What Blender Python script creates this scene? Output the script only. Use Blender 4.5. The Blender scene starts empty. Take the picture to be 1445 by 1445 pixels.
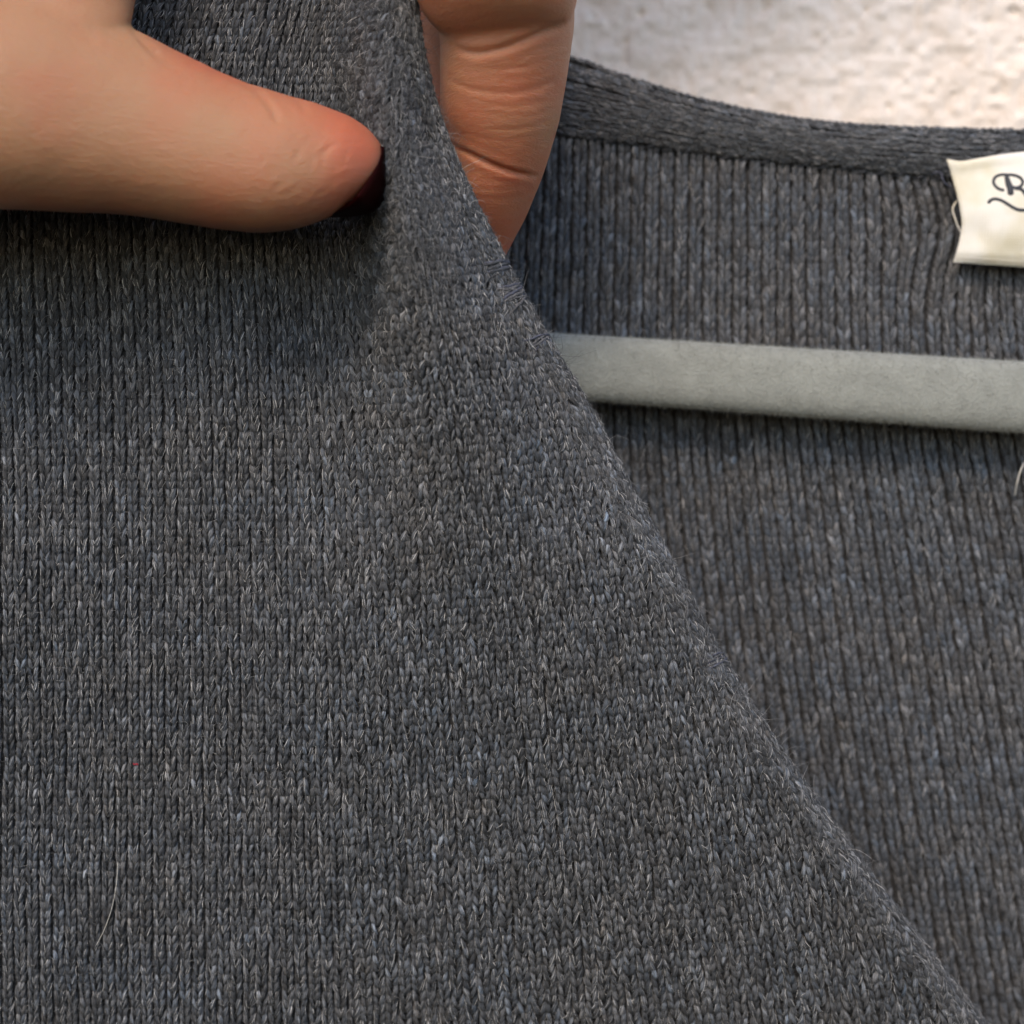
import bpy, math
import numpy as np
from mathutils import Vector, Matrix

rng = np.random.default_rng(7)
MM = 0.001                      # everything below is laid out in millimetres, stored in metres
S = 0.08                        # mm covered by one unit of layout at the sharp plane
D = 210.0                       # mm from lens to the sharp plane

# ------------------------------------------------------------------ camera, sky, sun, exposure
scene = bpy.context.scene
col = scene.collection
cam_d = bpy.data.cameras.new('camera')
cam = bpy.data.objects.new('camera', cam_d)
col.objects.link(cam)
cam.location = (0, -D*MM, 0)
cam.rotation_euler = (math.radians(90), 0, 0)
cam_d.sensor_width = 36.0
cam_d.lens = 36.0*D/(1445*S)
cam_d.clip_start = 0.005
cam_d.clip_end = 20.0
cam_d.dof.use_dof = True
cam_d.dof.focus_distance = (D+1.5)*MM
cam_d.dof.aperture_fstop = cam_d.lens/3.3     # about a 3.3 mm opening, a phone lens
scene.camera = cam

SUN_EL, SUN_AZ = 40.0, -15.0    # height; azimuth seen from behind the camera, minus is left
world = bpy.data.worlds.new('World')
scene.world = world
world.use_nodes = True
wn = world.node_tree.nodes
sky = wn.new('ShaderNodeTexSky')
sky.sky_type = 'NISHITA'
sky.sun_disc = False
sky.air_density = 1.0
sky.dust_density = 1.2
sky.ozone_density = 1.0
sky.sun_elevation = math.radians(SUN_EL)
sky.sun_rotation = math.radians(180-SUN_AZ)
wn['Background'].inputs['Strength'].default_value = 0.15
world.node_tree.links.new(sky.outputs[0], wn['Background'].inputs['Color'])
sun_d = bpy.data.lights.new('sun', 'SUN')
sun_d.energy = 1.2
sun_d.angle = math.radians(19)
sun_d.color = (1.0, 0.78, 0.57)
sun = bpy.data.objects.new('sun', sun_d)
col.objects.link(sun)
e, a = math.radians(SUN_EL), math.radians(SUN_AZ)
to_sun = Vector((math.cos(e)*math.sin(a), -math.cos(e)*math.cos(a), math.sin(e)))
sun.rotation_euler = to_sun.to_track_quat('Z', 'Y').to_euler()
sun.location = to_sun*1.0
vs = scene.view_settings
vs.view_transform = 'Standard'
vs.look = 'None'
vs.exposure = 0.78
vs.gamma = 1.0
vs.use_curve_mapping = False
scene.cycles.use_denoising = True
scene.cycles.denoiser = 'OPENIMAGEDENOISE'
scene.cycles.denoising_input_passes = 'RGB_ALBEDO_NORMAL'
scene.cycles.denoising_prefilter = 'ACCURATE'
scene.cycles.max_bounces = 8
scene.cycles_curves.shape = 'RIBBONS'

# ------------------------------------------------------------------ helpers
def at(px, py, d):
    """layout coordinates + depth (mm, away from the lens) -> millimetres in space"""
    px, py, d = np.broadcast_arrays(np.asarray(px, float), np.asarray(py, float), np.asarray(d, float))
    k = S*(D+d)/D
    return np.stack([(px-722.5)*k, d, -(py-722.5)*k], -1)

def cr(xs, ys):
    """smooth interpolation (Catmull-Rom / Hermite) through points"""
    xs = np.asarray(xs, float); ys = np.asarray(ys, float)
    m = np.gradient(ys, xs)
    def f(x):
        x = np.clip(np.asarray(x, float), xs[0], xs[-1])
        i = np.clip(np.searchsorted(xs, x)-1, 0, len(xs)-2)
        h = xs[i+1]-xs[i]; t = (x-xs[i])/h
        return ((2*t**3-3*t**2+1)*ys[i] + (t**3-2*t**2+t)*h*m[i] + (-2*t**3+3*t**2)*ys[i+1] + (t**3-t**2)*h*m[i+1])
    return f

def spline(pts, n):
    """n points evenly along a smooth curve through pts (any dimension)"""
    pts = np.asarray(pts, float)
    c = np.r_[0, np.cumsum(np.linalg.norm(np.diff(pts, axis=0), axis=1))]
    s = np.linspace(0, c[-1], n)
    return np.stack([cr(c, pts[:, k])(s) for k in range(pts.shape[1])], -1)

def unit(v):
    return v/np.maximum(np.linalg.norm(v, axis=-1, keepdims=True), 1e-9)

def vnoise(x, y, seed=0):
    """smooth value noise, -1..1"""
    r = np.random.default_rng(seed).uniform(-1, 1, (64, 64))
    xi = np.floor(x).astype(int); yi = np.floor(y).astype(int)
    fx = x-xi; fy = y-yi
    fx = fx*fx*(3-2*fx); fy = fy*fy*(3-2*fy)
    g = lambda i, j: r[i % 64, j % 64]
    return (g(xi, yi)*(1-fx)*(1-fy)+g(xi+1, yi)*fx*(1-fy)+g(xi, yi+1)*(1-fx)*fy+g(xi+1, yi+1)*fx*fy)

def mesh_obj(name, verts_mm, quads, mat, parent=None, smooth=True, attrs=None):
    me = bpy.data.meshes.new(name)
    v = (np.asarray(verts_mm, np.float32)*MM).reshape(-1, 3)
    q = np.asarray(quads, np.int32)
    me.vertices.add(len(v)); me.vertices.foreach_set('co', v.ravel())
    me.loops.add(q.size); me.loops.foreach_set('vertex_index', q.ravel())
    me.polygons.add(len(q))
    me.polygons.foreach_set('loop_start', np.arange(0, q.size, q.shape[1], dtype=np.int32))
    me.polygons.foreach_set('use_smooth', np.full(len(q), smooth))
    for k, (typ, arr) in (attrs or {}).items():
        at_ = me.attributes.new(k, typ, 'POINT')
        at_.data.foreach_set('color' if typ == 'FLOAT_COLOR' else 'vector', np.asarray(arr, np.float32).ravel())
    me.update(calc_edges=True)
    me.materials.append(mat)
    o = bpy.data.objects.new(name, me)
    col.objects.link(o)
    o.parent = parent
    return o

def grid_quads(nr, nc, wrap=False):
    i = np.arange(nr-1)[:, None]; j = np.arange(nc if wrap else nc-1)[None, :]
    j2 = (j+1) % nc
    return np.stack([i*nc+j, i*nc+j2, (i+1)*nc+j2, (i+1)*nc+j], -1).reshape(-1, 4)

def tube(pts, rad, sides=8, flat=1.0, up=(0, -1, 0)):
    """closed tapering tube through pts (mm): verts, quads"""
    pts = np.asarray(pts, float); n = len(pts)
    rad = np.broadcast_to(np.asarray(rad, float), (n,))
    T = unit(np.gradient(pts, axis=0))
    sd = unit(np.cross(T, np.broadcast_to(np.asarray(up, float), T.shape)))
    uu = np.cross(sd, T)
    ph = np.linspace(0, 2*np.pi, sides, endpoint=False)
    ring = pts[:, None]+rad[:, None, None]*(np.cos(ph)[None, :, None]*sd[:, None]+flat*np.sin(ph)[None, :, None]*uu[:, None])
    v = ring.reshape(-1, 3)
    q = grid_quads(n, sides, True)
    v = np.vstack([v, pts[0]-T[0]*rad[0]*.6, pts[-1]+T[-1]*rad[-1]*.6])
    j = np.arange(sides); j2 = (j+1) % sides
    c0 = np.stack([np.full(sides, n*sides), j2, j, j], -1)
    c1 = np.stack([np.full(sides, n*sides+1), (n-1)*sides+j, (n-1)*sides+j2, (n-1)*sides+j2], -1)
    return v, q, np.vstack([c0, c1])[:, :3]

def tube_obj(name, pts, rad, mat, parent=None, **kw):
    v, q, t = tube(pts, rad, **kw)
    me = bpy.data.meshes.new(name)
    me.from_pydata([tuple(x*MM) for x in v], [], [tuple(map(int, f)) for f in q]+[tuple(map(int, f)) for f in t])
    me.polygons.foreach_set('use_smooth', np.ones(len(me.polygons), bool))
    me.materials.append(mat)
    o = bpy.data.objects.new(name, me); col.objects.link(o); o.parent = parent
    return o

def curves_obj(name, P, rad, mat, parent=None):
    """P (n, k, 3) mm -> hair curves object"""
    n, k, _ = P.shape
    cu = bpy.data.hair_curves.new(name)
    cu.add_curves([k]*n)
    cu.position_data.foreach_set('vector', (P*MM).astype(np.float32).ravel())
    ra = cu.attributes.get('radius') or cu.attributes.new('radius', 'FLOAT', 'POINT')
    ra.data.foreach_set('value', (np.broadcast_to(rad, (n, k))*MM).astype(np.float32).ravel())
    cu.materials.append(mat)
    o = bpy.data.objects.new(name, cu); col.objects.link(o); o.parent = parent
    return o

def empty(name, loc_mm, label, cat):
    o = bpy.data.objects.new(name, None); col.objects.link(o)
    o['label'] = label; o['category'] = cat
    o.empty_display_size = 0.01
    return o

# ------------------------------------------------------------------ materials
def new_mat(name):
    m = bpy.data.materials.new(name); m.use_nodes = True
    nt = m.node_tree
    return m, nt, nt.nodes['Principled BSDF'], nt.links

def N(nt, typ, **kw):
    n = nt.nodes.new(typ)
    for k, v in kw.items():
        if k in n.inputs: n.inputs[k].default_value = v
        else: setattr(n, k, v)
    return n

def yarn_material(name, bump=0.6):
    m, nt, b, L = new_mat(name)
    sh = N(nt, 'ShaderNodeAttribute', attribute_name='shade')
    fb = N(nt, 'ShaderNodeAttribute', attribute_name='fib')
    mp = N(nt, 'ShaderNodeMapping'); mp.inputs['Scale'].default_value = (7.0, 1.1, 3.0)
    L.new(fb.outputs['Vector'], mp.inputs['Vector'])
    nz = N(nt, 'ShaderNodeTexNoise', Scale=1.0, Detail=3.0, Roughness=0.65)
    L.new(mp.outputs[0], nz.inputs['Vector'])
    mr = N(nt, 'ShaderNodeMapRange'); mr.inputs['From Min'].default_value = .3; mr.inputs['From Max'].default_value = .72
    mr.inputs['To Min'].default_value = .25; mr.inputs['To Max'].default_value = 1.95
    L.new(nz.outputs['Fac'], mr.inputs['Value'])
    mx = N(nt, 'ShaderNodeVectorMath', operation='SCALE')
    L.new(sh.outputs['Color'], mx.inputs[0]); L.new(mr.outputs[0], mx.inputs['Scale'])
    L.new(mx.outputs[0], b.inputs['Base Color'])
    bp = N(nt, 'ShaderNodeBump', Strength=bump, Distance=0.00008)
    L.new(nz.outputs['Fac'], bp.inputs['Height']); L.new(bp.outputs[0], b.inputs['Normal'])
    b.inputs['Roughness'].default_value = .72
    b.inputs['Specular IOR Level'].default_value = .3
    b.inputs['Sheen Weight'].default_value = .12
    b.inputs['Sheen Roughness'].default_value = .5
    return m
M_yarn = yarn_material('grey_heather_yarn')

def fibre_material(name, stops):
    m, nt, b, L = new_mat(name)
    hi = N(nt, 'ShaderNodeHairInfo')
    rp = N(nt, 'ShaderNodeValToRGB')
    el = rp.color_ramp.elements
    for k, (p, c) in enumerate(stops):
        s = el[k] if k < 2 else el.new(p)
        s.position = p; s.color = (*c, 1)
    L.new(hi.outputs['Random'], rp.inputs[0]); L.new(rp.outputs[0], b.inputs['Base Color'])
    b.inputs['Roughness'].default_value = .5
    b.inputs['Specular IOR Level'].default_value = .45
    return m
M_fibre = fibre_material('wool_fibre', [(0, (.012, .013, .016)), (1, (.62, .62, .62)), (.35, (.040, .044, .050)),
                                        (.68, (.086, .093, .103)), (.88, (.22, .23, .245))])

def plain(name, rgb, rough=.7, spec=.3, noise=None, bump=None, sheen=0):
    m, nt, b, L = new_mat(name)
    b.inputs['Base Color'].default_value = (*rgb, 1)
    b.inputs['Roughness'].default_value = rough
    b.inputs['Specular IOR Level'].default_value = spec
    b.inputs['Sheen Weight'].default_value = sheen
    tc = N(nt, 'ShaderNodeTexCoord')
    if noise:
        sc, lo, hi = noise
        nz = N(nt, 'ShaderNodeTexNoise', Scale=sc, Detail=5.0, Roughness=.6)
        L.new(tc.outputs['Object'], nz.inputs['Vector'])
        rp = N(nt, 'ShaderNodeMapRange'); rp.inputs['From Min'].default_value = .3; rp.inputs['From Max'].default_value = .7
        rp.inputs['To Min'].default_value = lo; rp.inputs['To Max'].default_value = hi
        L.new(nz.outputs['Fac'], rp.inputs['Value'])
        mx = N(nt, 'ShaderNodeVectorMath', operation='SCALE'); mx.inputs[0].default_value = rgb
        L.new(rp.outputs[0], mx.inputs['Scale']); L.new(mx.outputs[0], b.inputs['Base Color'])
    if bump:
        sc, st, dist = bump
        nb = N(nt, 'ShaderNodeTexNoise', Scale=sc, Detail=4.0, Roughness=.6)
        L.new(tc.outputs['Object'], nb.inputs['Vector'])
        bp = N(nt, 'ShaderNodeBump', Strength=st, Distance=dist)
        L.new(nb.outputs['Fac'], bp.inputs['Height']); L.new(bp.outputs[0], b.inputs['Normal'])
    return m
M_base = plain('knit_backing', (.045, .046, .049), .9, .1, (1500, .4, 1.5), (1800, .8, .0003))
M_thread = plain('slate_thread', (.045, .05, .06), .7, .3, (4000, .6, 1.6), (5000, .6, .0001))
M_mend = plain('mending_thread', (.06, .066, .092), .75, .3, (4000, .5, 1.8), (6000, .7, .0001))
M_flock = plain('grey_flock', (.255, .27, .25), .95, .1, (420, .88, 1.12), (2600, .7, .00025), sheen=.35)
M_label, nt, b, L = new_mat('woven_label')
tc = N(nt, 'ShaderNodeTexCoord')
nz = N(nt, 'ShaderNodeTexNoise', Scale=150.0, Detail=3.0); L.new(tc.outputs['Object'], nz.inputs['Vector'])
rp = N(nt, 'ShaderNodeValToRGB')
rp.color_ramp.elements[0].position = .35; rp.color_ramp.elements[0].color = (.70, .655, .50, 1)
rp.color_ramp.elements[1].position = .58; rp.color_ramp.elements[1].color = (.80, .785, .72, 1)
L.new(nz.outputs['Fac'], rp.inputs[0]); L.new(rp.outputs[0], b.inputs['Base Color'])
w1 = N(nt, 'ShaderNodeTexWave', Scale=900.0, Distortion=.6); w1.bands_direction = 'X'
w2 = N(nt, 'ShaderNodeTexWave', Scale=900.0, Distortion=.6); w2.bands_direction = 'Z'
L.new(tc.outputs['Object'], w1.inputs['Vector']); L.new(tc.outputs['Object'], w2.inputs['Vector'])
wm = N(nt, 'ShaderNodeMath', operation='MAXIMUM'); L.new(w1.outputs['Fac'], wm.inputs[0]); L.new(w2.outputs['Fac'], wm.inputs[1])
bp = N(nt, 'ShaderNodeBump', Strength=.5, Distance=.00012); L.new(wm.outputs[0], bp.inputs['Height']); L.new(bp.outputs[0], b.inputs['Normal'])
b.inputs['Roughness'].default_value = .7
M_nail = plain('burgundy_nail', (.013, .0009, .0009), .5, .03)
M_hair = plain('pale_hair', (.62, .61, .57), .5, .4)
M_red = plain('red_fibre', (.25, .03, .045), .7, .2)

# wall plaster
M_wall, nt, b, L = new_mat('white_plaster')
tc = N(nt, 'ShaderNodeTexCoord')
n1 = N(nt, 'ShaderNodeTexNoise', Scale=260.0, Detail=6.0, Roughness=.65)
n2 = N(nt, 'ShaderNodeTexNoise', Scale=60.0, Detail=3.0)
L.new(tc.outputs['Object'], n1.inputs['Vector']); L.new(tc.outputs['Object'], n2.inputs['Vector'])
rp = N(nt, 'ShaderNodeValToRGB')
rp.color_ramp.elements[0].position = .3; rp.color_ramp.elements[0].color = (.70, .61, .53, 1)
rp.color_ramp.elements[1].position = .62; rp.color_ramp.elements[1].color = (.90, .845, .80, 1)
ad = N(nt, 'ShaderNodeMath', operation='MULTIPLY_ADD'); ad.inputs[1].default_value = .6; 
L.new(n1.outputs['Fac'], ad.inputs[0])
ml = N(nt, 'ShaderNodeMath', operation='MULTIPLY'); ml.inputs[1].default_value = .4
L.new(n2.outputs['Fac'], ml.inputs[0]); L.new(ml.outputs[0], ad.inputs[2])
L.new(ad.outputs[0], rp.inputs[0]); L.new(rp.outputs[0], b.inputs['Base Color'])
bp = N(nt, 'ShaderNodeBump', Strength=.7, Distance=.0009)
L.new(n1.outputs['Fac'], bp.inputs['Height']); L.new(bp.outputs[0], b.inputs['Normal'])
b.inputs['Roughness'].default_value = .9

# skin
M_skin, nt, b, L = new_mat('skin')
tc = N(nt, 'ShaderNodeTexCoord')
flush = N(nt, 'ShaderNodeAttribute', attribute_name='flush')
n1 = N(nt, 'ShaderNodeTexNoise', Scale=170.0, Detail=4.0, Roughness=.6)
L.new(tc.outputs['Object'], n1.inputs['Vector'])
mxa = N(nt, 'ShaderNodeMix', data_type='RGBA'); mxa.inputs['A'].default_value = (.395, .212, .118, 1); mxa.inputs['B'].default_value = (.47, .138, .074, 1)
sep = N(nt, 'ShaderNodeSeparateColor'); L.new(flush.outputs['Color'], sep.inputs[0])
fa = N(nt, 'ShaderNodeMath', operation='MULTIPLY_ADD'); fa.inputs[1].default_value = .55; fa.use_clamp = True
sb = N(nt, 'ShaderNodeMath', operation='SUBTRACT'); sb.inputs[1].default_value = .5
L.new(n1.outputs['Fac'], sb.inputs[0])
L.new(sb.outputs[0], fa.inputs[0]); L.new(sep.outputs[0], fa.inputs[2])
L.new(fa.outputs[0], mxa.inputs['Factor'])
L.new(mxa.outputs['Result'], b.inputs['Base Color'])
mps = N(nt, 'ShaderNodeMapping'); mps.inputs['Scale'].default_value = (1, 1, 3.2)
L.new(tc.outputs['Object'], mps.inputs['Vector'])
vo = N(nt, 'ShaderNodeTexVoronoi', Scale=1500.0); vo.feature = 'DISTANCE_TO_EDGE'
L.new(mps.outputs[0], vo.inputs['Vector'])
nf = N(nt, 'ShaderNodeTexNoise', Scale=700.0, Detail=6.0, Roughness=.7)
L.new(mps.outputs[0], nf.inputs['Vector'])
av = N(nt, 'ShaderNodeMath', operation='MULTIPLY_ADD'); av.inputs[1].default_value = .35
L.new(vo.outputs['Distance'], av.inputs[0]); L.new(nf.outputs['Fac'], av.inputs[2])
v2 = N(nt, 'ShaderNodeTexVoronoi', Scale=620.0); v2.feature = 'DISTANCE_TO_EDGE'
mp2 = N(nt, 'ShaderNodeMapping'); mp2.inputs['Scale'].default_value = (.7, 1, 1.5); mp2.inputs['Rotation'].default_value = (0, .5, 0)
wq = N(nt, 'ShaderNodeTexNoise', Scale=300.0, Detail=3.0)
wadd = N(nt, 'ShaderNodeMix', data_type='VECTOR'); wadd.inputs['Factor'].default_value = .0012
L.new(tc.outputs['Object'], wq.inputs['Vector']); L.new(tc.outputs['Object'], wadd.inputs['A']); L.new(wq.outputs['Color'], wadd.inputs['B'])
L.new(wadd.outputs['Result'], mp2.inputs['Vector']); L.new(mp2.outputs[0], v2.inputs['Vector'])
cl = N(nt, 'ShaderNodeMapRange'); cl.inputs['From Max'].default_value = .10; cl.inputs['To Max'].default_value = .09
L.new(v2.outputs['Distance'], cl.inputs['Value'])
sm_ = N(nt, 'ShaderNodeMath', operation='ADD'); L.new(cl.outputs[0], sm_.inputs[0]); L.new(av.outputs[0], sm_.inputs[1])
bp = N(nt, 'ShaderNodeBump', Strength=.6, Distance=.00028)
L.new(sm_.outputs[0], bp.inputs['Height']); L.new(bp.outputs[0], b.inputs['Normal'])
b.inputs['Roughness'].default_value = .48
b.inputs['Specular IOR Level'].default_value = .35
b.inputs['Subsurface Weight'].default_value = .8
b.inputs['Subsurface Radius'].default_value = (1.0, .36, .18)
b.inputs['Subsurface Scale'].default_value = .0028

# ------------------------------------------------------------------ wall
def build_wall():
    g = np.r_[np.linspace(-190, -12, 60), np.linspace(-11, 112, 310), np.linspace(114, 190, 40)]; n = len(g)
    X, Z = np.meshgrid(g, g)
    h = .22*vnoise(X/9+50, Z/9+50, 1)+.22*vnoise(X/2.6+50, Z/2.6+50, 2)+.34*vnoise(X/1.15+200, Z/1.15+200, 3)
    r = np.random.default_rng(5)
    pit = np.zeros_like(h)
    for cx, cz, rad, dep in zip(r.uniform(-60, 120, 520), r.uniform(-60, 120, 520), r.uniform(.3, .6, 520), r.uniform(.3, 1.2, 520)):
        i0 = np.searchsorted(g, cx-4); i1 = np.searchsorted(g, cx+4); j0 = np.searchsorted(g, cz-4); j1 = np.searchsorted(g, cz+4)
        sx = X[j0:j1, i0:i1]-cx; sz = Z[j0:j1, i0:i1]-cz
        pit[j0:j1, i0:i1] += dep*np.exp(-(sx**2+sz**2)/(rad*rad))
    V = np.stack([X, 56.0-h+pit, Z], -1)
    o = mesh_obj('wall', V.reshape(-1, 3), grid_quads(n, n), M_wall)
    o['kind'] = 'structure'; o['label'] = 'white pitted plaster wall lit warm behind the cardigan'
build_wall()

# ------------------------------------------------------------------ cardigan layout
edge_pts = np.array([(570, -110), (578, -60), (585, 0), (599, 90), (624, 180), (657, 260), (702, 350), (738, 420), (780, 492), (832, 580), (880, 670),
                     (940, 780), (1006, 905), (1082, 1030), (1172, 1160), (1276, 1300), (1390, 1445), (1450, 1520), (1500, 1580)], float)
edge_x = cr(edge_pts[:, 1], edge_pts[:, 0])
edge_dense = spline(edge_pts, 900)

def edge_dist(px, py):
    """distance from the front edge, positive on the panel side"""
    sh = np.shape(px)
    p = np.stack([np.ravel(px), np.ravel(py)], -1)
    out = np.empty(len(p))
    for k in range(0, len(p), 20000):
        d = np.hypot(p[k:k+20000, None, 0]-edge_dense[None, ::3, 0], p[k:k+20000, None, 1]-edge_dense[None, ::3, 1]).min(1)
        out[k:k+20000] = d
    out *= np.where(p[:, 0] < edge_x(p[:, 1]), 1, -1)
    return out.reshape(sh)

YL = [-110, -60, 0, 110, 200, 330, 500, 700, 900, 1100, 1300, 1600]
fA = cr(YL, [-14, -25, -38, -62, -70, -70, -64, -61, -60, -60, -60, -60])
fC = cr(YL, [-8.5, -8.5, -8.5, -8.3, -7.6, -5.8, -3.8, -2.3, -1.3, -.3, .7, 2.1])
def wale_x(u, py):
    sp = 6*np.log1p(np.exp(np.clip((u-30)/6, -30, 30)))
    return fA(py)+17.8*u+fC(py)*sp

r_amp = cr([-110, 0, 150, 300, 450, 700, 1000, 1300, 1600], [-8, -9.5, -11.0, -12.2, -11.0, -6.6, -2.6, -.6, 0])
r_x = cr([-110, 0, 150, 300, 450, 700, 1000, 1300, 1600], [540, 546, 556, 578, 606, 672, 760, 850, 900])
r_wl = cr([-110, 0, 150, 300, 450, 700, 1000, 1600], [50, 50, 48, 50, 68, 125, 240, 300])
r_wr = cr([-110, 0, 150, 300, 450, 700, 1000, 1600], [40, 42, 46, 80, 120, 170, 220, 260])
b_l = cr([-110, 150, 330, 500, 800, 1200, 1600], [3.0, 2.5, 2.2, 2.0, 1.6, 1.0, 0])
def front_depth(px, py):
    dx = px-r_x(py)
    w = np.where(dx < 0, r_wl(py), r_wr(py))
    d = r_amp(py)*np.exp(-(dx/w)**2)
    d = d - .20*r_amp(py)*np.exp(-((dx+2.3*w)/(1.1*w))**2)*(dx < 0)
    d = d + b_l(py)*np.clip((620-px)/620, 0, 1.4)**1.0
    d = d + np.where(dx > 0, 1, 0)*np.clip((500-py)/400, 0, 1)*3.0*(1-np.exp(-(np.maximum(dx, 0)/70)**2))
    d = d + 14.0*np.clip((py-760)/760, 0, 1.3)**1.45
    d = d + 1.0*vnoise(px/170+20, py/280+20, 11)+.22*vnoise(px/70+20, py/110+20, 12)
    return d

# ------------------------------------------------------------------ knit stitches
TL = np.array([0, .2, .4, .6, .8, 1.])
LA = np.array([.03, .115, .195, .262, .32, .355])
LB = np.array([-.50, -.08, .34, .76, 1.16, 1.50])
LC = np.array([-.27, .0, .15, .165, .02, -.27])
LR = np.array([.4, .8, 1.08, 1.05, .78, .38])
SIDES = 6

def chain(C, A, B, n_mm, rad=.2, jit=1.0, bright=1.0, seed=0, warm=0.0, sig=.40, reach=1.0):
    """stitches: centres C, across A, along B (mm vectors), n_mm height vector. returns legs dict"""
    r = np.random.default_rng(seed)
    n = len(C)
    out = []
    drift = np.cumsum(r.normal(0, .004, n)); drift -= np.linspace(drift[0], drift[-1], n)
    tone = .16*vnoise(np.arange(n)/5.0+seed*3.7, np.full(n, seed*1.3), 21)
    for s in (-1, 1):
        ja = r.normal(0, .028, (n, 1))*jit+drift[:, None]; jb = r.normal(0, .075, (n, 1))*jit; jc = r.normal(0, .03, (n, 1))*jit
        sp = 1+r.normal(0, .13, (n, 1))*jit
        al = s*LA[None]*sp+ja+r.normal(0, .014, (n, 6))*jit; bl = (LB[None]-.5)*reach+.5+jb; cl = LC[None]+jc
        P = C[:, None]+al[..., None]*A[:, None]+bl[..., None]*B[:, None]+cl[..., None]*n_mm[:, None]
        W = np.linalg.norm(A, axis=1)
        R = rad*W[:, None]*LR[None]*(1+r.normal(0, .11, (n, 1)))
        g = .074*bright*np.exp(r.normal(0, sig, n)+tone)
        g = np.where(r.random(n) < .06, g*1.7, g)
        tint = r.normal(0, .035, (n, 1))*np.array([[1, .1, -1.1]])+np.array([[.885, .985, 1.14]])
        tint = tint+np.reshape(warm, (-1, 1))*np.array([[1.0, .15, -1.0]])
        out.append(dict(P=P, R=R, N=unit(n_mm), g=g[:, None]*tint, s=s))
    return out

def legs_mesh(name, legs, parent, mat=None):
    P = np.concatenate([l['P'] for l in legs]); R = np.concatenate([l['R'] for l in legs])
    Nn = np.concatenate([l['N'] for l in legs]); g = np.concatenate([l['g'] for l in legs])
    n = len(P); k = P.shape[1]
    T = unit(np.gradient(P, axis=1))
    sd = unit(np.cross(T, Nn[:, None])); up = np.cross(sd, T)
    ph = np.arange(SIDES)*2*np.pi/SIDES+np.pi/2
    ring = P[:, :, None]+R[:, :, None, None]*(np.cos(ph)[None, None, :, None]*sd[:, :, None]+.82*np.sin(ph)[None, None, :, None]*up[:, :, None])
    v = ring.reshape(-1, 3)
    q = grid_quads(k, SIDES, True)
    quads = (q[None]+(np.arange(n)*k*SIDES)[:, None, None]).reshape(-1, 4)
    shade = np.ones((n, k, SIDES, 4)); shade[..., :3] = g[:, None, None]
    fib = np.empty((n, k, SIDES, 3))
    x = np.abs(((np.arange(SIDES)+SIDES/2) % SIDES)-SIDES/2)*2*np.pi/SIDES*np.where(np.arange(SIDES) > SIDES/2, -1, 1)
    fib[..., 0] = x[None, None]+TL[None, :, None]*1.4*np.concatenate([np.full(len(l['P']), l['s']) for l in legs])[:, None, None]
    fib[..., 1] = TL[None, :, None]*1.6
    fib[..., 2] = rng.uniform(0, 60, n)[:, None, None]
    return mesh_obj(name, v, quads, mat or M_yarn, parent, True, {'shade': ('FLOAT_COLOR', shade), 'fib': ('FLOAT_VECTOR', fib)})

def strand_fibres(legs, per, r, flare=.10):
    """fibres lying along the yarn of each leg, a little loose"""
    P = np.concatenate([l['P'] for l in legs]); R = np.concatenate([l['R'] for l in legs]); Nn = np.concatenate([l['N'] for l in legs])
    idx = np.repeat(np.arange(len(P)), per); m = len(idx)
    T = unit(np.gradient(P, axis=1)); sd = unit(np.cross(T, Nn[:, None])); up = np.cross(sd, T)
    t0 = r.uniform(-.05, .5, m); t1 = np.clip(t0+r.uniform(.35, .75, m), 0, 1.0); t0 = np.clip(t0, 0, 1)
    kk = 5
    t = t0[:, None]+(t1-t0)[:, None]*np.linspace(0, 1, kk)[None]
    f = t*5; i = np.clip(f.astype(int), 0, 4); w = (f-i)[..., None]
    g = lambda arr: arr[idx[:, None], i]*(1-w)+arr[idx[:, None], i+1]*w
    Pc, Sd, Up = g(P), g(sd), g(up)
    Rr = g(R[..., None])[..., 0]
    phi = r.uniform(-1.5, 1.5, m)[:, None]+(t-.5)*r.normal(1.1, .7, m)[:, None]
    off = 1.02+np.abs(r.normal(0, .12, m))[:, None]+np.abs(r.normal(0, flare, (m, 1)))*np.abs(np.linspace(-1, 1, kk))[None]**2*6
    Q = Pc+(Rr*off)[..., None]*(np.sin(phi)[..., None]*Sd+.82*np.cos(phi)[..., None]*Up)
    rad = r.uniform(.010, .027, m)[:, None]*np.array([.5, 1, 1, .9, .35])[None]
    return Q, rad

def fuzz(legs, count, r, length=(.5, 2.2), lift=.5, thin=(.006, .012), weight=None):
    P = np.concatenate([l['P'] for l in legs]); Nn = np.concatenate([l['N'] for l in legs])
    idx = r.choice(len(P), count, p=None if weight is None else weight/weight.sum())
    k = 7
    st = P[idx, r.integers(1, 5, count)]+Nn[idx]*.16
    d = unit(r.normal(0, 1, (count, 3))+Nn[idx]*lift)
    ln = np.exp(r.uniform(np.log(length[0]), np.log(length[1]), count))/(k-1)
    Q = np.empty((count, k, 3)); Q[:, 0] = st
    bend = r.normal(0, .42, (count, 3))
    for j in range(1, k):
        d = unit(d+bend+r.normal(0, .16, (count, 3)))
        low = (d*Nn[idx]).sum(-1, keepdims=True)
        d = unit(d-np.minimum(low, 0)*Nn[idx]*.9)
        Q[:, j] = Q[:, j-1]+d*ln[:, None]
    rad = r.uniform(*thin, count)[:, None]*np.linspace(1, .3, k)[None]
    return Q, rad

def heather(px, py):
    """slow brown-to-blue drift of the melange yarn"""
    return .075*vnoise(px/85+40, py/60+40, 91)+.055*vnoise(px/30+40, py/24+40, 92)

cardigan = empty('knit_cardigan', (0, 0, 0), 'dark grey heather knit cardigan hanging open on a flocked hanger, its front edge pinched up', 'cardigan')

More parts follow.
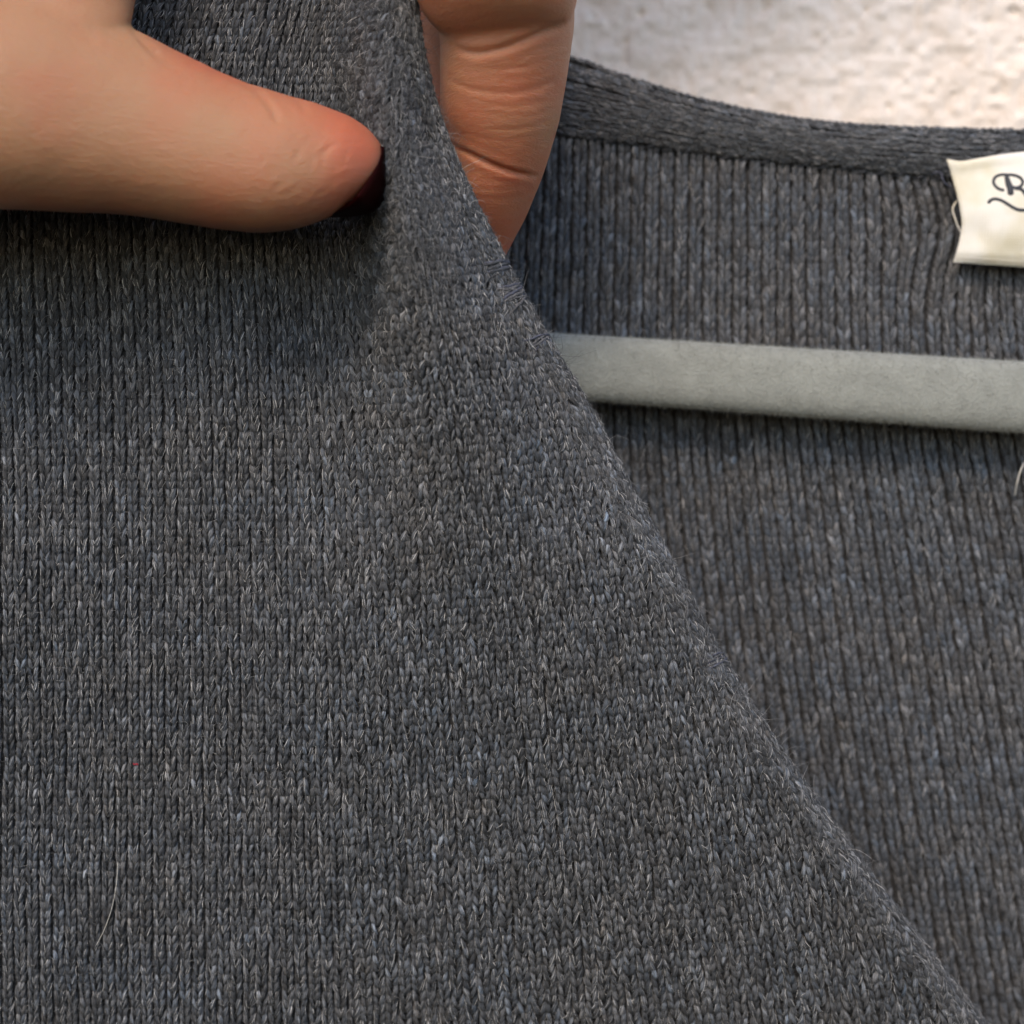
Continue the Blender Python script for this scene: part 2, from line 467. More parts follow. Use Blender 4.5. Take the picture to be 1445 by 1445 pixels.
# front panel: backing sheet with a rolled edge
R_ROLL = 2.3                                # mm
RP = R_ROLL/S
tan = np.gradient(edge_dense, axis=0); tan /= np.linalg.norm(tan, axis=1, keepdims=True)
nrm_in = np.stack([-tan[:, 1], tan[:, 0]], -1)          # towards the panel (left)
nrm_in *= np.where(nrm_in[:, :1] > 0, -1, 1)

def edge_surface(s_idx, th, extra=0.0):
    """point on the rolled edge: position along (float index in edge_dense) and roll angle"""
    i = np.clip(s_idx, 0, len(edge_dense)-1.001); k = i.astype(int); w = (i-k)[..., None]
    p = edge_dense[k]*(1-w)+edge_dense[k+1]*w
    nn = nrm_in[k]*(1-w)+nrm_in[k+1]*w
    inner = p+nn*RP
    d0 = front_depth(inner[..., 0], inner[..., 1])
    rr = RP+extra/S
    q = inner-nn*(rr*np.sin(th))[..., None]
    return at(q[..., 0], q[..., 1], d0+R_ROLL-(R_ROLL+extra)*np.cos(th))

def build_front():
    nrow, ncol = 150, 60
    si = np.linspace(0, len(edge_dense)-2, nrow)
    k = si.astype(int)
    inner = edge_dense[k]+nrm_in[k]*RP
    rows = []
    for i in range(nrow):
        px = np.linspace(-240, inner[i, 0], ncol)
        py = inner[i, 1]+(inner[i, 0]-px)*0.0
        flat = at(px, py, front_depth(px, py)+.46)
        th = np.linspace(.12, 3.6, 16)
        roll = edge_surface(np.full(16, si[i]), th, -.46)
        rows.append(np.vstack([flat, roll]))
    V = np.array(rows)
    o = mesh_obj('front_panel', V.reshape(-1, 3), grid_quads(nrow, ncol+16), M_base, cardigan)
    o['label'] = 'ribbed front panel pulled up into a fold'
    return o
front = build_front()
sol = front.modifiers.new('thickness', 'SOLIDIFY'); sol.thickness = .0006; sol.offset = 1

front_legs, edge_legs = [], []
us = np.arange(-7, 92)
for u in us:
    j = np.arange(0, 156)
    py0 = 1580-11.4*j
    px0 = wale_x(u, py0)
    tilt = -.09*np.maximum(px0-480, 0)
    py = py0+tilt+2.0*vnoise(px0/60+9, py0/60+9, 31)
    wob = 1.1*vnoise(py/34+9, py*0+u*.45, 33)+1.6*vnoise(py/90+9, py*0+u*.2, 34)
    px = wale_x(u, py)
    f = lambda du, dy: (lambda y: at(wale_x(u+du, y), y, front_depth(wale_x(u+du, y), y)))(py+dy)
    C = f(0, 0)+np.stack([wob*S, wob*0, wob*0], -1)
    yt = .09*17*(px > 480)
    A = f(.5, -yt*.5)-f(-.5, yt*.5)
    B = f(0, -5.7)-f(0, 5.7)
    ed = edge_dist(px, py)
    keep = (ed > RP*.72) & (py < 1560) & (py > -95)
    if keep.sum() < 4: continue
    C, A, B = C[keep], A[keep], B[keep]
    W = np.linalg.norm(A, axis=1)
    nn = unit(np.cross(A, B)); nn *= np.where(nn[:, 1:2] > 0, -1, 1)
    # ribs stand a little proud and apart where the cloth hangs slack at the left, closer and fuller where it is stretched
    full = np.clip((px[keep]-250)/400, 0, 1)
    A2 = A*(0.94+.12*full)[:, None]
    hgt = nn*np.maximum(W, 1.0)[:, None]
    lg = chain(C, A2, B, hgt, rad=.156, jit=.8+.45*full.mean(), seed=100+int(u), warm=heather(px[keep], py[keep]))
    for l in lg: l['px'] = px[keep]; l['py'] = py[keep]; l['ed'] = ed[keep]
    legs_mesh('rib', lg, front)
    front_legs += lg

# rolled edge: chains of stitches running along the edge
seg = np.r_[0, np.cumsum(np.linalg.norm(np.diff(edge_dense, axis=0), axis=1))]
n_st = int(seg[-1]/11.6)
for c, th in enumerate(np.array([.12, .57, 1.02, 1.47, 1.92, 2.4])):
    s = np.interp(np.linspace(4, seg[-1]-4, n_st)[::-1]+(c % 2)*5, seg, np.arange(len(seg)))
    wob = th+.12*vnoise(s/14+c*9, s*0+c, 41)
    C = edge_surface(s, wob); ds = 900/n_st*.5
    A = edge_surface(s, wob+.235)-edge_surface(s, wob-.235)
    B = edge_surface(np.maximum(s-ds, 0), wob)-edge_surface(np.minimum(s+ds, 899), wob)
    nn = unit(np.cross(A, B)); 
    cen = edge_surface(s, wob, -1.0)
    nn *= np.where(((C-cen)*nn).sum(-1, keepdims=True) < 0, -1, 1)
    if c == 0: A = A*1.05
    lg = chain(C-nn*.05, A*1.22, B, nn*1.25, rad=.185, jit=1.0, bright=1.25, seed=300+c, warm=heather(edge_dense[s.astype(int), 0], edge_dense[s.astype(int), 1]))
    for l in lg: l['px'] = np.interp(s, np.arange(900), edge_dense[:, 0]); l['py'] = np.interp(s, np.arange(900), edge_dense[:, 1])
    o = legs_mesh('edge_rib', lg, front)
    edge_legs += lg

# back panel -------------------------------------------------------------------
b_d = cr([-60, 150, 450, 620, 900, 1200, 1600], [33, 32, 30.5, 30, 30.5, 32, 35])
def back_depth(px, py):
    return b_d(py)+.6*vnoise(px/190+5, py/240+5, 51)+.25*vnoise(px/80+5, py/120+5, 52)
b_sp = cr([100, 300, 520, 800, 1100, 1600], [20.3, 20.6, 21.2, 22.6, 23.6, 24.6])
b_sh = cr([100, 300, 560, 800, 1100, 1600], [0, 0, 4, 30, 70, 145])
def back_x(u, py):
    x = 1085+(u-17)*b_sp(py)+b_sh(py)
    pull = 24*np.exp(-((py-318)/70)**2)*np.exp(-((x-1325)/70)**2)      # puckered where the label is sewn
    return x+pull
band_top = cr([560, 700, 785, 850, 950, 1050, 1150, 1300, 1445, 1560], [20, 48, 76, 98, 131, 156, 172, 182, 186, 188])
band_bot = cr([560, 700, 780, 900, 1000, 1100, 1200, 1340, 1445, 1560], [160, 170, 181, 196, 210, 222, 232, 245, 251, 254])

def build_back():
    nr, nc = 90, 80
    V = []
    for t in np.linspace(0, 1, nr):
        px = np.linspace(440, 1590, nc)
        top = band_bot(np.maximum(px, 560))-25
        py = top+(1600-top)*t
        V.append(at(px, py, back_depth(px, py)+.6))
    o = mesh_obj('back_panel', np.array(V).reshape(-1, 3), grid_quads(nr, nc), M_base, cardigan)
    o['label'] = 'ribbed inside of the back panel in shade'
    return o
back = build_back()
sol = back.modifiers.new('thickness', 'SOLIDIFY'); sol.thickness = .0006; sol.offset = 1
back_legs = []
for u in np.arange(-14, 44):
    py = 1580-10.4*np.arange(0, 140)
    px = back_x(u, py)
    f = lambda du, dy: (lambda y: at(back_x(u+du, y), y, back_depth(back_x(u+du, y), y)))(py+dy)
    C = f(0, 0); A = f(.5, 0)-f(-.5, 0); B = f(0, -5.2)-f(0, 5.2)
    ex = edge_x(np.minimum(py, 1579))
    keep = (px > ex-110) & (px < 1570) & (px > 560) & (py > band_bot(np.clip(px, 560, 1560))-6) & (py < 1560)
    if keep.sum() < 4: continue
    C, A, B, W = C[keep], A[keep], B[keep], np.linalg.norm(A, axis=1)[keep]
    nn = unit(np.cross(A, B)); nn *= np.where(nn[:, 1:2] > 0, -1, 1)
    lg = chain(C, A*.90, B, nn*W[:, None]*.85, rad=.172, jit=.8, bright=.98, sig=.26, reach=1.22, seed=500+int(u), warm=heather(px[keep]+700, py[keep]))
    for l in lg: l['px'] = px[keep]; l['py'] = py[keep]
    legs_mesh('rib', lg, back)
    back_legs += lg

# neck band --------------------------------------------------------------------
def band_pt(px, t, extra=0.0):
    """t 0 at the seam .. 1 at the top edge .. 1.5 behind; a soft roll"""
    y0, y1 = band_bot(px), band_top(px)
    ang = (t-.12)*np.pi*.62
    yy = y0+4-(y0+4-y1)*np.where(t < 1, t, 1-(t-1)*.6)
    d = back_depth(px, yy)-2.6*np.sin(np.clip(t*.86+.14, 0, 1.38)*np.pi*.72)+np.maximum(t-.85, 0)*5
    return at(px, yy, d-extra)
band_px = np.linspace(560, 1570, 110)
tt = np.linspace(-.02, 1.5, 26)
V = np.array([band_pt(np.full(26, x), tt, -.35) for x in band_px])
band = mesh_obj('neck_band', V.reshape(-1, 3), grid_quads(110, 26), M_base, cardigan)
band['label'] = 'rolled knit neck band of the cardigan'
sol = band.modifiers.new('thickness', 'SOLIDIFY'); sol.thickness = .0005; sol.offset = 1
band_legs = []
for c, t in enumerate(np.linspace(.05, 1.22, 11)):
    px = np.arange(566, 1565, 9.5)+(c % 2)*4
    tv = t+.02*vnoise(px/50+c*7, px*0+c, 61)
    C = band_pt(px, tv); A = band_pt(px, tv+.058)-band_pt(px, tv-.058); B = band_pt(px+4.75, tv)-band_pt(px-4.75, tv)
    nn = unit(np.cross(A, B)); nn *= np.where((nn[:, 1:2]*1.0-nn[:, 2:3]*.6) > 0, -1, 1)
    W = np.linalg.norm(A, axis=1)
    lg = chain(C, A*1.0, B, nn*W[:, None], rad=.215, jit=1.1, bright=1.2, sig=.26, seed=700+c)
    for l in lg: l['px'] = px; l['py'] = band_bot(px)
    legs_mesh('course', lg, band)
    band_legs += lg
# seam thread under the band
px = np.linspace(600, 1560, 260)
y = band_bot(px)+8+1.8*np.sin(px*.23)+1.2*vnoise(px/14, px*0, 66)
P = at(px, y, back_depth(px, y)-.45+.3*np.sin(px*.23+1))
tube_obj('seam', P, .17+.05*vnoise(px/9, px*0, 67), M_thread, band, sides=6)

# ------------------------------------------------------------------ fuzz
r = np.random.default_rng(77)
vis = lambda legs: [dict(P=l['P'][m], R=l['R'][m], N=l['N'][m]) for l in legs for m in [(l['px'] > -40) & (l['px'] < 1490) & (l['py'] > -40) & (l['py'] < 1490)] if m.any()]
FL, EL, BL, NL = vis(front_legs), vis(edge_legs), vis(back_legs), vis(band_legs)
Q1, r1 = strand_fibres(FL, 10, r, .13); Q2, r2 = strand_fibres(EL, 10, r, .16)
o = curves_obj('wool_fibres', np.concatenate([Q1, Q2]), np.concatenate([r1, r2]), M_fibre, front); o['kind'] = 'stuff'
Q1, r1 = fuzz(FL, 30000, r, (.4, 1.8), .35)
Q2, r2 = fuzz(EL, 4200, r, (.4, 2.0), .6)
Q3, r3 = fuzz(EL, 900, r, (1.4, 4.5), 1.0, (.010, .017))
nap = [dict(P=l['P'][m], R=l['R'][m], N=l['N'][m]) for l in front_legs for m in [(np.abs(l['px']-r_x(l['py'])+6) < 62) & (l['py'] < 430) & (l['py'] > -60)] if m.any()]
Q4, r4 = fuzz(nap, 9000, r, (.7, 2.6), .9, (.007, .013))          # raised nap on the fold, thickened to give its crest a pale haze
o = curves_obj('fuzz', np.concatenate([Q1, Q2, Q3, Q4]), np.concatenate([r1, r2, r3, r4]), M_fibre, front); o['kind'] = 'stuff'
Q1, r1 = strand_fibres(BL+NL, 6, r)
o = curves_obj('wool_fibres', Q1, r1, M_fibre, back); o['kind'] = 'stuff'
Q1, r1 = fuzz(BL+NL, 9000, r, (.4, 1.6), .35)
o = curves_obj('fuzz', Q1, r1, M_fibre, back); o['kind'] = 'stuff'

# ------------------------------------------------------------------ mending stitches on the edge
def darn(cx, cy, along, wraps, reach, seed, mats, rad=.15):
    """short wraps of yarn laid side by side over the rolled edge, centred near (cx, cy)"""
    rr = np.random.default_rng(seed)
    i0 = int(np.hypot(edge_dense[:, 0]-cx, edge_dense[:, 1]-cy).argmin())
    step = along/S/np.linalg.norm(edge_dense[i0+1]-edge_dense[i0])/max(wraps-1, 1)
    for k in range(wraps):
        si = i0+(k-(wraps-1)/2)*step+rr.normal(0, .6)
        lean = rr.normal(2.0, 4.0)
        th = np.linspace(rr.uniform(-reach, -reach*.6), 2.6, 16)
        hump = .10+.28*np.sin(np.linspace(0, 1, 16)*np.pi)*rr.uniform(.7, 1.2)
        P = []
        for t_, h_, a_ in zip(th, hump, np.linspace(-1, 1, 16)):
            P.append(edge_surface(np.array([si+lean*a_+rr.normal(0, .25)]), np.array([t_]), h_)[0])
        tube_obj('mending_stitch', np.array(P), rad*rr.uniform(.75, 1.2)*np.r_[.5, np.ones(14), .5], mats[k % len(mats)], cardigan, sides=6)
M_wrap = plain('grey_mending_yarn', (.085, .087, .095), .8, .3, (5000, .4, 1.9), (6000, .8, .0001))
darn(713, 374, 1.1, 7, .85, 1, [M_thread, M_mend, M_thread], .18)
darn(733, 410, 2.0, 10, .5, 2, [M_wrap, M_mend, M_wrap], .18)
darn(770, 474, 1.0, 6, .5, 3, [M_wrap, M_mend], .12)
darn(1018, 926, 1.2, 7, .6, 4, [M_wrap, M_mend], .12)

# ------------------------------------------------------------------ sewn neck label
def build_label():
    top = cr([1336, 1352, 1380, 1410, 1445, 1600, 1760], [225, 228, 224, 219, 215, 214, 226])
    bot = cr([1345, 1400, 1445, 1600, 1760], [370, 374, 377, 379, 372])
    lx = cr([0, .2, .45, .62, .8, 1], [1336, 1345, 1354, 1357, 1353, 1345])
    nu, nv = 70, 26
    V = np.empty((nv, nu, 3))
    for i, v in enumerate(np.linspace(0, 1, nv)):
        x = np.linspace(lx(v), 1750, nu)
        y = top(x)*(1-v)+bot(x)*v
        d = 27.4-1.2*np.sin(v*np.pi)*np.clip((x-1336)/60, .25, 1)+.35*vnoise(x/30, y/30, 71)-.4*np.exp(-((v-.03)/.05)**2)+.5*(v > .955)
        V[i] = at(x, y, d)
    o = mesh_obj('neck_label', V.reshape(-1, 3), grid_quads(nv, nu), M_label, cardigan)
    o['label'] = 'off-white woven label with dark stitched script mark sewn under the neck band'
    s = o.modifiers.new('thickness', 'SOLIDIFY'); s.thickness = .00035; s.offset = 0
    def on(x, y):
        v = (y-top(x))/(bot(x)-top(x))
        return 27.4-1.2*np.sin(np.clip(v, 0, 1)*np.pi)*np.clip((x-1336)/60, .25, 1)+.35*vnoise(x/30, y/30, 71)-.22
    def stroke(pts, rad):
        p = np.array([(1330+x/12.565, 210+y/12.57) for x, y in pts])
        q = spline(p, 40)
        tube_obj('stitched_mark', at(q[:, 0], q[:, 1], on(q[:, 0], q[:, 1])), rad, M_thread, o, sides=10, flat=.45)
    stroke([(1085, 735), (1010, 715), (930, 650), (903, 580), (935, 505), (1030, 462), (1150, 460), (1280, 470), (1380, 515), (1425, 580), (1395, 655), (1300, 690), (1215, 670)], .20)
    stroke([(1135, 490), (1165, 600), (1205, 720), (1208, 800)], np.interp(np.linspace(0, 1, 40), [0, .5, 1], [.30, .42, .40]))
    stroke([(1290, 700), (1400, 720), (1470, 800), (1530, 900), (1620, 960)], .24)
    stroke([(815, 955), (865, 905), (935, 890), (1030, 912), (1150, 978), (1260, 1045), (1350, 1080), (1460, 1085), (1560, 1060)], .22)
    hem = np.linspace(1349, 1745, 60)
    y = bot(hem)-8
    tube_obj('hem_line', at(hem, y, on(hem, y)-.02), .05, M_label, o, sides=5)
    tube_obj('loose_thread', spline([at(1316, 245, 29), at(1326, 243, 28.2), at(1333, 258, 27.8), at(1343, 264, 28.2)], 20), .11, M_mend, o, sides=6)
    tube_obj('loose_thread', spline([at(1350, 284, 28.0), at(1345, 292, 27.9), at(1349, 312, 27.8), at(1357, 330, 28.2)], 20), .11, M_label, o, sides=6)
build_label()

# ------------------------------------------------------------------ hanger bar
hanger = empty('clothes_hanger', (0, 0, 0), 'grey flocked bar of a clothes hanger running across inside the cardigan', 'hanger')
def build_hanger():
    xs = np.r_[np.linspace(430, 1960, 240)]
    ph = np.linspace(0, 2*np.pi, 40, endpoint=False)
    V = []
    for x in xs:
        y0 = 470+(x-775)*.0605; y1 = 563+(x-790)*.0735
        c, h = (y0+y1)/2, (y1-y0)/2
        e = np.sign(np.cos(ph))*np.abs(np.cos(ph))**.7; f = np.sign(np.sin(ph))*np.abs(np.sin(ph))**.8
        V.append(at(x, c-h*f, 24.6-2.6*e))
    V = np.array(V)
    # swell the ends round
    for k in range(6):
        sc = math.sqrt(1-(1-k/6)**2)*.98+.02
        for idx in (k, len(xs)-1-k):
            m = V[idx].mean(0); V[idx] = m+(V[idx]-m)*sc
    o = mesh_obj('bar', V.reshape(-1, 3), grid_quads(len(xs), 40, True), M_flock, hanger)
    # flock: short dense fibres
    rr = np.random.default_rng(9)
    n = 26000
    i = rr.integers(30, 175, n); j = rr.integers(0, 40, n)
    p = V[i, j]*(1-rr.random((n, 1)))+0*V[i, j]
    w = rr.random((n, 1)); w2 = rr.random((n, 1))
    p = (V[i, j]*(1-w)+V[i+1, j]*w)*(1-w2)+(V[i, (j+1) % 40]*(1-w)+V[i+1, (j+1) % 40]*w)*w2
    cen = V.mean(1)[i]
    nn = unit(p-cen)
    d = unit(nn+rr.normal(0, .7, (n, 3)))
    Q = p[:, None]+d[:, None]*np.linspace(0, 1, 3)[None, :, None]*rr.uniform(.15, .4, (n, 1, 1))
    m = fibre_material('flock_fibre', [(0, (.18, .19, .175)), (1, (.35, .37, .34)), (.5, (.255, .27, .25))])
    o = curves_obj('flock', Q, np.full((n, 3), .012), m, hanger); o['kind'] = 'stuff'
build_hanger()

# ------------------------------------------------------------------ hand
def loft(stations, n=90, sides=48, power=2.0):
    """stations: (ax, ay, bx, by, depth, half thickness): rings spanning two outline points"""
    st = spline_st(np.array(stations, float), n)
    ph = np.linspace(0, 2*np.pi, sides, endpoint=False)
    cs = np.sign(np.cos(ph))*np.abs(np.cos(ph))**(2/power); sn = np.sign(np.sin(ph))*np.abs(np.sin(ph))**(2/power)
    V = []
    for ax, ay, bx, by, d, T in st:
        cx, cy, hx, hy = (ax+bx)/2, (ay+by)/2, (bx-ax)/2, (by-ay)/2
        V.append(at(cx+hx*cs, cy+hy*cs, d-T*sn))
    V = np.array(V)
    v = V.reshape(-1, 3); q = [tuple(x) for x in grid_quads(n, sides, True)]
    base = [tuple(reversed(range(sides))), tuple(range((n-1)*sides, n*sides))]
    return v, q+base

def spline_st(st, n):
    mid = np.stack([(st[:, 0]+st[:, 2])/2*S, (st[:, 1]+st[:, 3])/2*S, st[:, 4]], -1)
    c = np.r_[0, np.cumsum(np.maximum(np.linalg.norm(np.diff(mid, axis=0), axis=1), .25))]
    s = np.linspace(0, c[-1], n)
    return np.stack([cr(c, st[:, k])(s) for k in range(6)], -1)

thumb = [(-330, -60, -300, 350, -16, 13), (-200, -70, -170, 318, -16, 13), (-80, -60, -70, 298, -15.5, 12.5), (40, -25, 30, 297, -15, 11.5),
         (120, 8, 105, 300, -14.2, 10.5), (196, 44, 180, 304, -13.6, 9.6), (270, 82, 260, 316, -13.2, 9.0), (335, 112, 325, 326, -12.8, 8.6),
         (402, 133, 394, 327, -12.2, 8.2), (452, 148, 444, 316, -11.6, 7.4), (497, 166, 487, 295, -11.0, 6.3), (522, 184, 516, 273, -10.6, 4.8),
         (537, 202, 533, 252, -10.3, 3.2), (543, 216, 541, 234, -10.1, 1.2)]
palm = [(-330, 240, 20, 190, -15, 9), (-330, 120, 120, 100, -14.5, 10.5), (-340, 40, 178, 44, -13, 11), (-350, -60, 191, 0, -10, 11.5), (-370, -200, 205, -120, -7, 13),
        (-380, -400, 330, -330, -2, 15), (-300, -600, 560, -420, 4, 15), (-100, -850, 790, -500, 7, 15), (170, -1170, 1070, -595, 8, 15),
        (520, -1560, 1400, -845, 8, 17), (900, -1870, 1780, -1095, 8, 19)]  # unseen forearm, its outline laid to drop a shadow on the wall
index1 = [(300, -620, 560, -700, 0, 11), (380, -420, 660, -480, -6, 10.5), (455, -260, 745, -290, -9, 10), (530, -110, 808, -120, -9.5, 9.2), (570, -40, 816, -45, -8.8, 8.6),
          (588, 0, 815, 0, -7.6, 8.0), (602, 26, 808, 22, -6.6, 6.9), (626, 48, 794, 36, -5.8, 5.4), (656, 62, 768, 45, -5.2, 3.6), (688, 62, 735, 52, -4.8, 1.4)]
index2 = [(640, -110, 800, -110, -4, 6), (622, -40, 812, -40, -3.6, 8), (620, 20, 811, 20, -3, 8.6), (621, 70, 806, 70, -1.8, 8.7), (621, 120, 797, 125, -.2, 8.5), (622, 165, 788, 176, 1.4, 8.3),
          (632, 200, 776, 218, 2.9, 7.8), (634, 232, 768, 244, 4.0, 7.2), (628, 268, 758, 270, 5.6, 7.1), (622, 305, 743, 304, 7.6, 6.8), (624, 335, 726, 336, 9.2, 6.0),
          (636, 362, 711, 364, 10.4, 4.6), (655, 380, 695, 382, 11.0, 2.2)]
middle = [(230, -720, 480, -780, 8, 11), (380, -470, 620, -520, 9, 10.5), (500, -250, 725, -270, 11, 9.6), (565, -90, 775, -90, 13, 8.8), (588, 10, 782, 10, 14, 8.2), (592, 60, 778, 70, 14.4, 8.0),
          (603, 120, 770, 135, 14.8, 7.8), (626, 185, 758, 200, 15.6, 7.2), (648, 235, 745, 250, 16.4, 6.6), (668, 285, 728, 295, 17.2, 4.6), (686, 310, 712, 315, 17.6, 1.6)]
ring = [(120, -800, 360, -850, 13, 10.5), (240, -600, 470, -650, 17, 10), (340, -420, 560, -450, 20, 9), (400, -300, 590, -310, 22, 8.4), (420, -200, 590, -200, 23, 7.5), (440, -130, 560, -130, 23, 5), (470, -100, 530, -100, 23, 1.5)]
little = [(-60, -850, 180, -880, 14, 9.5), (60, -660, 270, -690, 19, 9), (150, -510, 340, -530, 23, 8), (200, -400, 360, -405, 26, 7.2), (220, -320, 350, -320, 27, 5.5), (250, -280, 320, -280, 27, 1.6)]

def build_hand():
    verts, faces = [], []
    for st, pw in ((thumb, 2.15), (palm, 2.4), (index1, 2.2), (index2, 2.3), (middle, 2.2), (ring, 2.2), (little, 2.2)):
        v, f = loft(st, 100, 56, pw)
        k = sum(len(x) for x in verts)
        verts.append(v); faces += [tuple(int(i)+k for i in g) for g in f]
    v = np.concatenate(verts)*MM
    me = bpy.data.meshes.new('hand_raw'); me.from_pydata([tuple(x) for x in v], [], faces)
    o = bpy.data.objects.new('hand_raw', me); col.objects.link(o)
    rm = o.modifiers.new('r', 'REMESH'); rm.mode = 'VOXEL'; rm.voxel_size = .00033
    sm = o.modifiers.new('s', 'SMOOTH'); sm.factor = .5; sm.iterations = 16
    dg = bpy.context.evaluated_depsgraph_get()
    m2 = bpy.data.meshes.new_from_object(o.evaluated_get(dg))
    bpy.data.objects.remove(o)
    nv = len(m2.vertices)
    co = np.empty(nv*3, np.float32); m2.vertices.foreach_get('co', co); co = co.reshape(-1, 3).astype(float)/MM
    no = np.empty(nv*3, np.float32); m2.vertices.foreach_get('normal', no); no = no.reshape(-1, 3).astype(float)
    k = S*(D+co[:, 1])/D
    px = co[:, 0]/k+722.5; py = 722.5-co[:, 2]/k
    facing = np.clip(-no[:, 1]*1.6, 0, 1)
    disp = np.zeros(nv)
    def crease(pts, width, depth, dmin=-99, dmax=99, lip=.25):
        q = spline(pts, 60)
        dd = np.full(nv, 1e9); tt = np.zeros(nv)
        near = (px > q[:, 0].min()-40) & (px < q[:, 0].max()+40) & (py > q[:, 1].min()-40) & (py < q[:, 1].max()+40) & (co[:, 1] > dmin) & (co[:, 1] < dmax)
        if not near.any(): return
        d2 = np.hypot(px[near, None]-q[None, :, 0], py[near, None]-q[None, :, 1])
        dd[near] = d2.min(1); tt[near] = d2.argmin(1)/59
        fade = np.clip(np.minimum(tt, 1-tt)*6+.15, 0, 1)
        disp[:] += facing*fade*depth*(1.0 if depth > .35 else .55 if pts[0][0] < 560 else .42)*(-np.exp(-(dd/width)**2)+lip*np.exp(-((dd-width*2.4)/(width*1.6))**2))
    # index joints
    crease([(630, 200), (652, 212), (690, 231), (725, 243), (765, 250)], 3.4, .62, -7, 6, .12)
    crease([(640, 262), (690, 268), (750, 262)], 2.5, .12); crease([(650, 276), (700, 280), (744, 276)], 2.5, .10)
    for y, dp in ((252, .12), (257, .1)): crease([(690, y+2), (725, y+4), (758, y-2)], 2.2, dp)
    crease([(624, 108), (660, 124), (710, 131), (760, 124), (795, 108)], 4.0, .26)
    crease([(690, 98), (740, 94), (800, 78)], 3.0, .16); crease([(680, 146), (730, 150), (775, 142)], 2.6, .10)
    crease([(690, 182), (730, 182), (776, 172)], 2.6, .14); crease([(660, 192), (720, 198), (770, 190)], 2.4, .09); crease([(680, 160), (740, 163), (785, 156)], 2.2, .08)
    crease([(640, 66), (665, 74), (700, 70), (750, 52), (806, 28)], 4.5, .40)
    crease([(592, 47), (605, 49), (620, 47)], 4, .3, 2, 30)
    # thumb: folds by the joint and at the side of the nail
    crease([(338, 112), (362, 128), (384, 156), (392, 176)], 5.0, .30); crease([(404, 132), (418, 140), (432, 158)], 4.0, .25)
    crease([(186, 32), (190, 44), (206, 62), (226, 76)], 4.0, .35); crease([(200, 62), (225, 84), (250, 96)], 3.4, .18)
    rr = np.random.default_rng(3)
    for k2 in range(16):
        x = rr.uniform(360, 500); y = 215+rr.uniform(-14, 70); a_ = rr.normal(2.35, .25); l = rr.uniform(18, 46)
        dx, dy = math.cos(a_)*l/2, math.sin(a_)*l/2
        crease([(x-dx, y-dy), (x+rr.normal(0, 3), y+rr.normal(0, 3)), (x+dx, y+dy)], rr.uniform(2.0, 3.2), rr.uniform(.06, .15))
    for k2 in range(14):
        x = rr.uniform(380, 500); y = rr.uniform(200, 300); a_ = rr.normal(.35, .3); l = rr.uniform(18, 40)
        dx, dy = math.cos(a_)*l/2, math.sin(a_)*l/2
        crease([(x-dx, y+dy), (x, y), (x+dx, y-dy)], rr.uniform(2.0, 3.0), rr.uniform(.04, .09))
    disp += .05*vnoise(px/40, py/40, 81)+.02*vnoise(px/13, py/13, 82)
    co += no*disp[:, None]
    m2.vertices.foreach_set('co', (co*MM).astype(np.float32).ravel())
    m2.polygons.foreach_set('use_smooth', np.ones(len(m2.polygons), bool))
    # blood colour: fingertips and the thumb's upper side are redder than the ball of the thumb
    fl = np.zeros(nv)
    fl += .7*np.exp(-((px-520)/85)**2)*np.exp(-((py-215)/80)**2)
    rim = np.interp(px, [150, 196, 270, 335, 402, 452, 497, 540], [20, 44, 82, 112, 133, 148, 166, 205])
    fl += .85*np.clip((px-180)/90, 0, 1)*np.exp(-np.maximum(py-rim, 0)/34.0)*(px < 560)
    fl += .35*np.clip((py-235)/60, 0, 1)*(px < 560)
    fl += .42*np.clip((px-560)/40, 0, 1)+.45*np.exp(-((px-690)/90)**2)*np.exp(-((py-320)/70)**2)
    fl += .5*np.clip((co[:, 1]-8)/4, 0, 1)*(px > 560)
    fl += .22*vnoise(px/60, py/60, 83)
    c4 = np.ones((nv, 4)); c4[:, :3] = np.clip(fl, 0, 1)[:, None]
    at_ = m2.attributes.new('flush', 'FLOAT_COLOR', 'POINT'); at_.data.foreach_set('color', c4.astype(np.float32).ravel())
    m2.materials.clear(); m2.materials.append(M_skin)
    m2.name = 'hand'
    h = bpy.data.objects.new('hand', m2); col.objects.link(h)
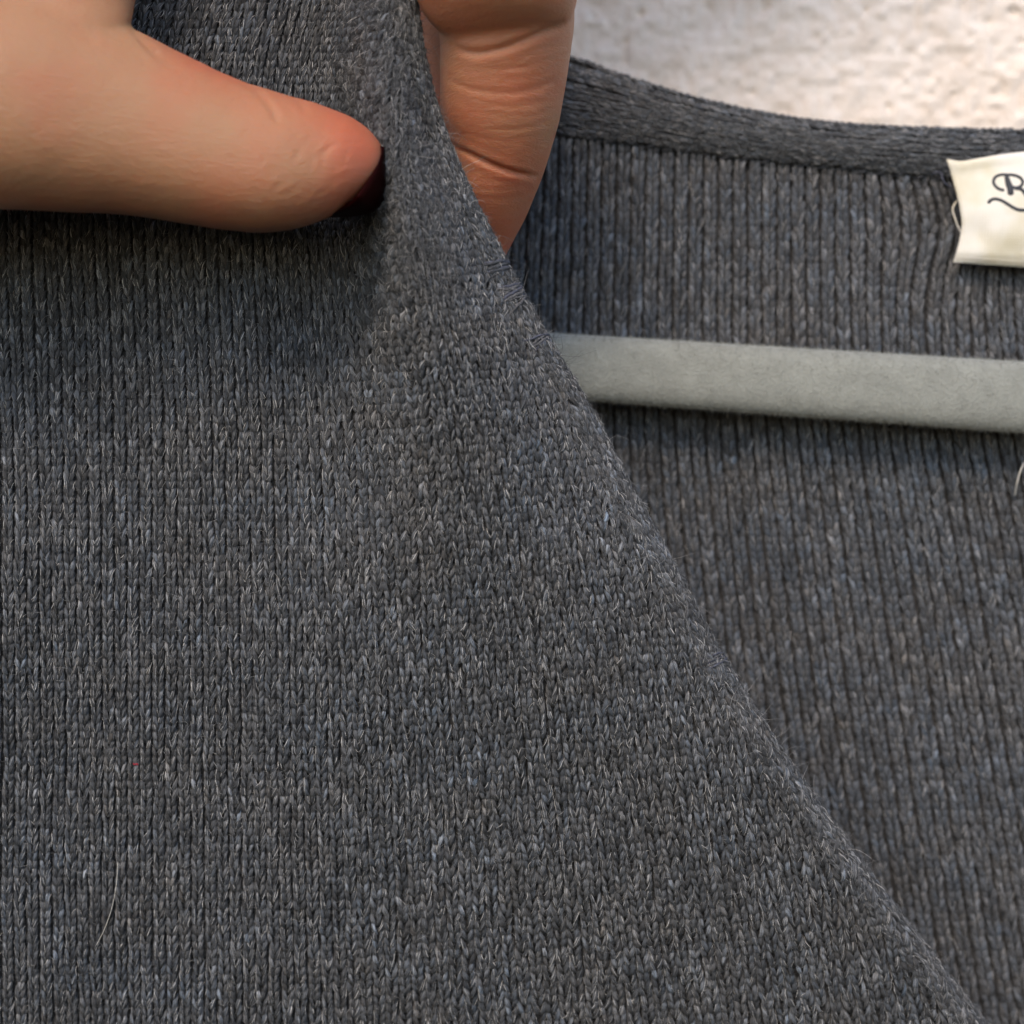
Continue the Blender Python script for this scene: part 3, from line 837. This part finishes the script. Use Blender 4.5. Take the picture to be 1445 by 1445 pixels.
    h['label'] = 'hand pinching the cardigan front edge between thumb and bent forefinger'; h['category'] = 'hand'
    # thumb nail seen nearly edge-on, wrapped over the tip
    inn = spline([(542, 207), (534, 229), (517, 257), (492, 288), (460, 304)], 40)
    out = spline([(543, 207), (548, 226), (551, 252), (545, 281), (526, 299), (498, 306), (462, 307)], 40)
    nb = 14
    V = []
    for b_ in np.linspace(0, 1, nb):
        p = inn*(1-b_)+out*b_
        a_ = np.linspace(0, 1, 40)
        din = np.interp(a_, [0, .3, .6, 1], [-12.0, -14.4, -15.8, -13.0])
        d = din+7.0*(1-np.cos(b_*np.pi/2))*np.sin(np.clip(a_*.9+.1, 0, 1)*np.pi)**.6
        V.append(at(p[:, 0], p[:, 1], d))
    n_ = mesh_obj('thumbnail', np.array(V).reshape(-1, 3), grid_quads(nb, 40), M_nail, h)
    n_['label'] = 'dark burgundy thumbnail seen edge-on'
    s = n_.modifiers.new('thickness', 'SOLIDIFY'); s.thickness = .0006; s.offset = -1
    return h
hand = build_hand()

# ------------------------------------------------------------------ lint
def on_front(pts, lift):
    return [at(x, y, float(front_depth(np.array(x*1.), np.array(y*1.)))-lift) for x, y in pts]
h = tube_obj('lint_hair', spline(on_front([(166, 1216), (165, 1240), (158, 1280), (147, 1312), (136, 1334)], .62), 40), .032*np.r_[.5, np.ones(38), .4], M_hair, sides=5)
h['label'] = 'single pale curved hair lying on the lower front panel'; h['category'] = 'hair'
h = tube_obj('lint_hair', spline([at(1446, 652, 27.6), at(1441, 662, 27.4), at(1436, 678, 27.3), at(1432, 700, 28.6)], 24), .09*np.r_[.5, np.ones(22), .5], M_hair, sides=5)
h['label'] = 'short pale fibre sticking out below the hanger bar'; h['category'] = 'fibre'
v = spline(on_front([(188, 1077), (190, 1079), (193, 1078), (195, 1080)], .5), 10)
h = tube_obj('red_fluff', v, .11*np.r_[.5, np.ones(8), .4], M_red, sides=6)
h['label'] = 'tiny red speck of fluff caught in the front panel'; h['category'] = 'fluff'
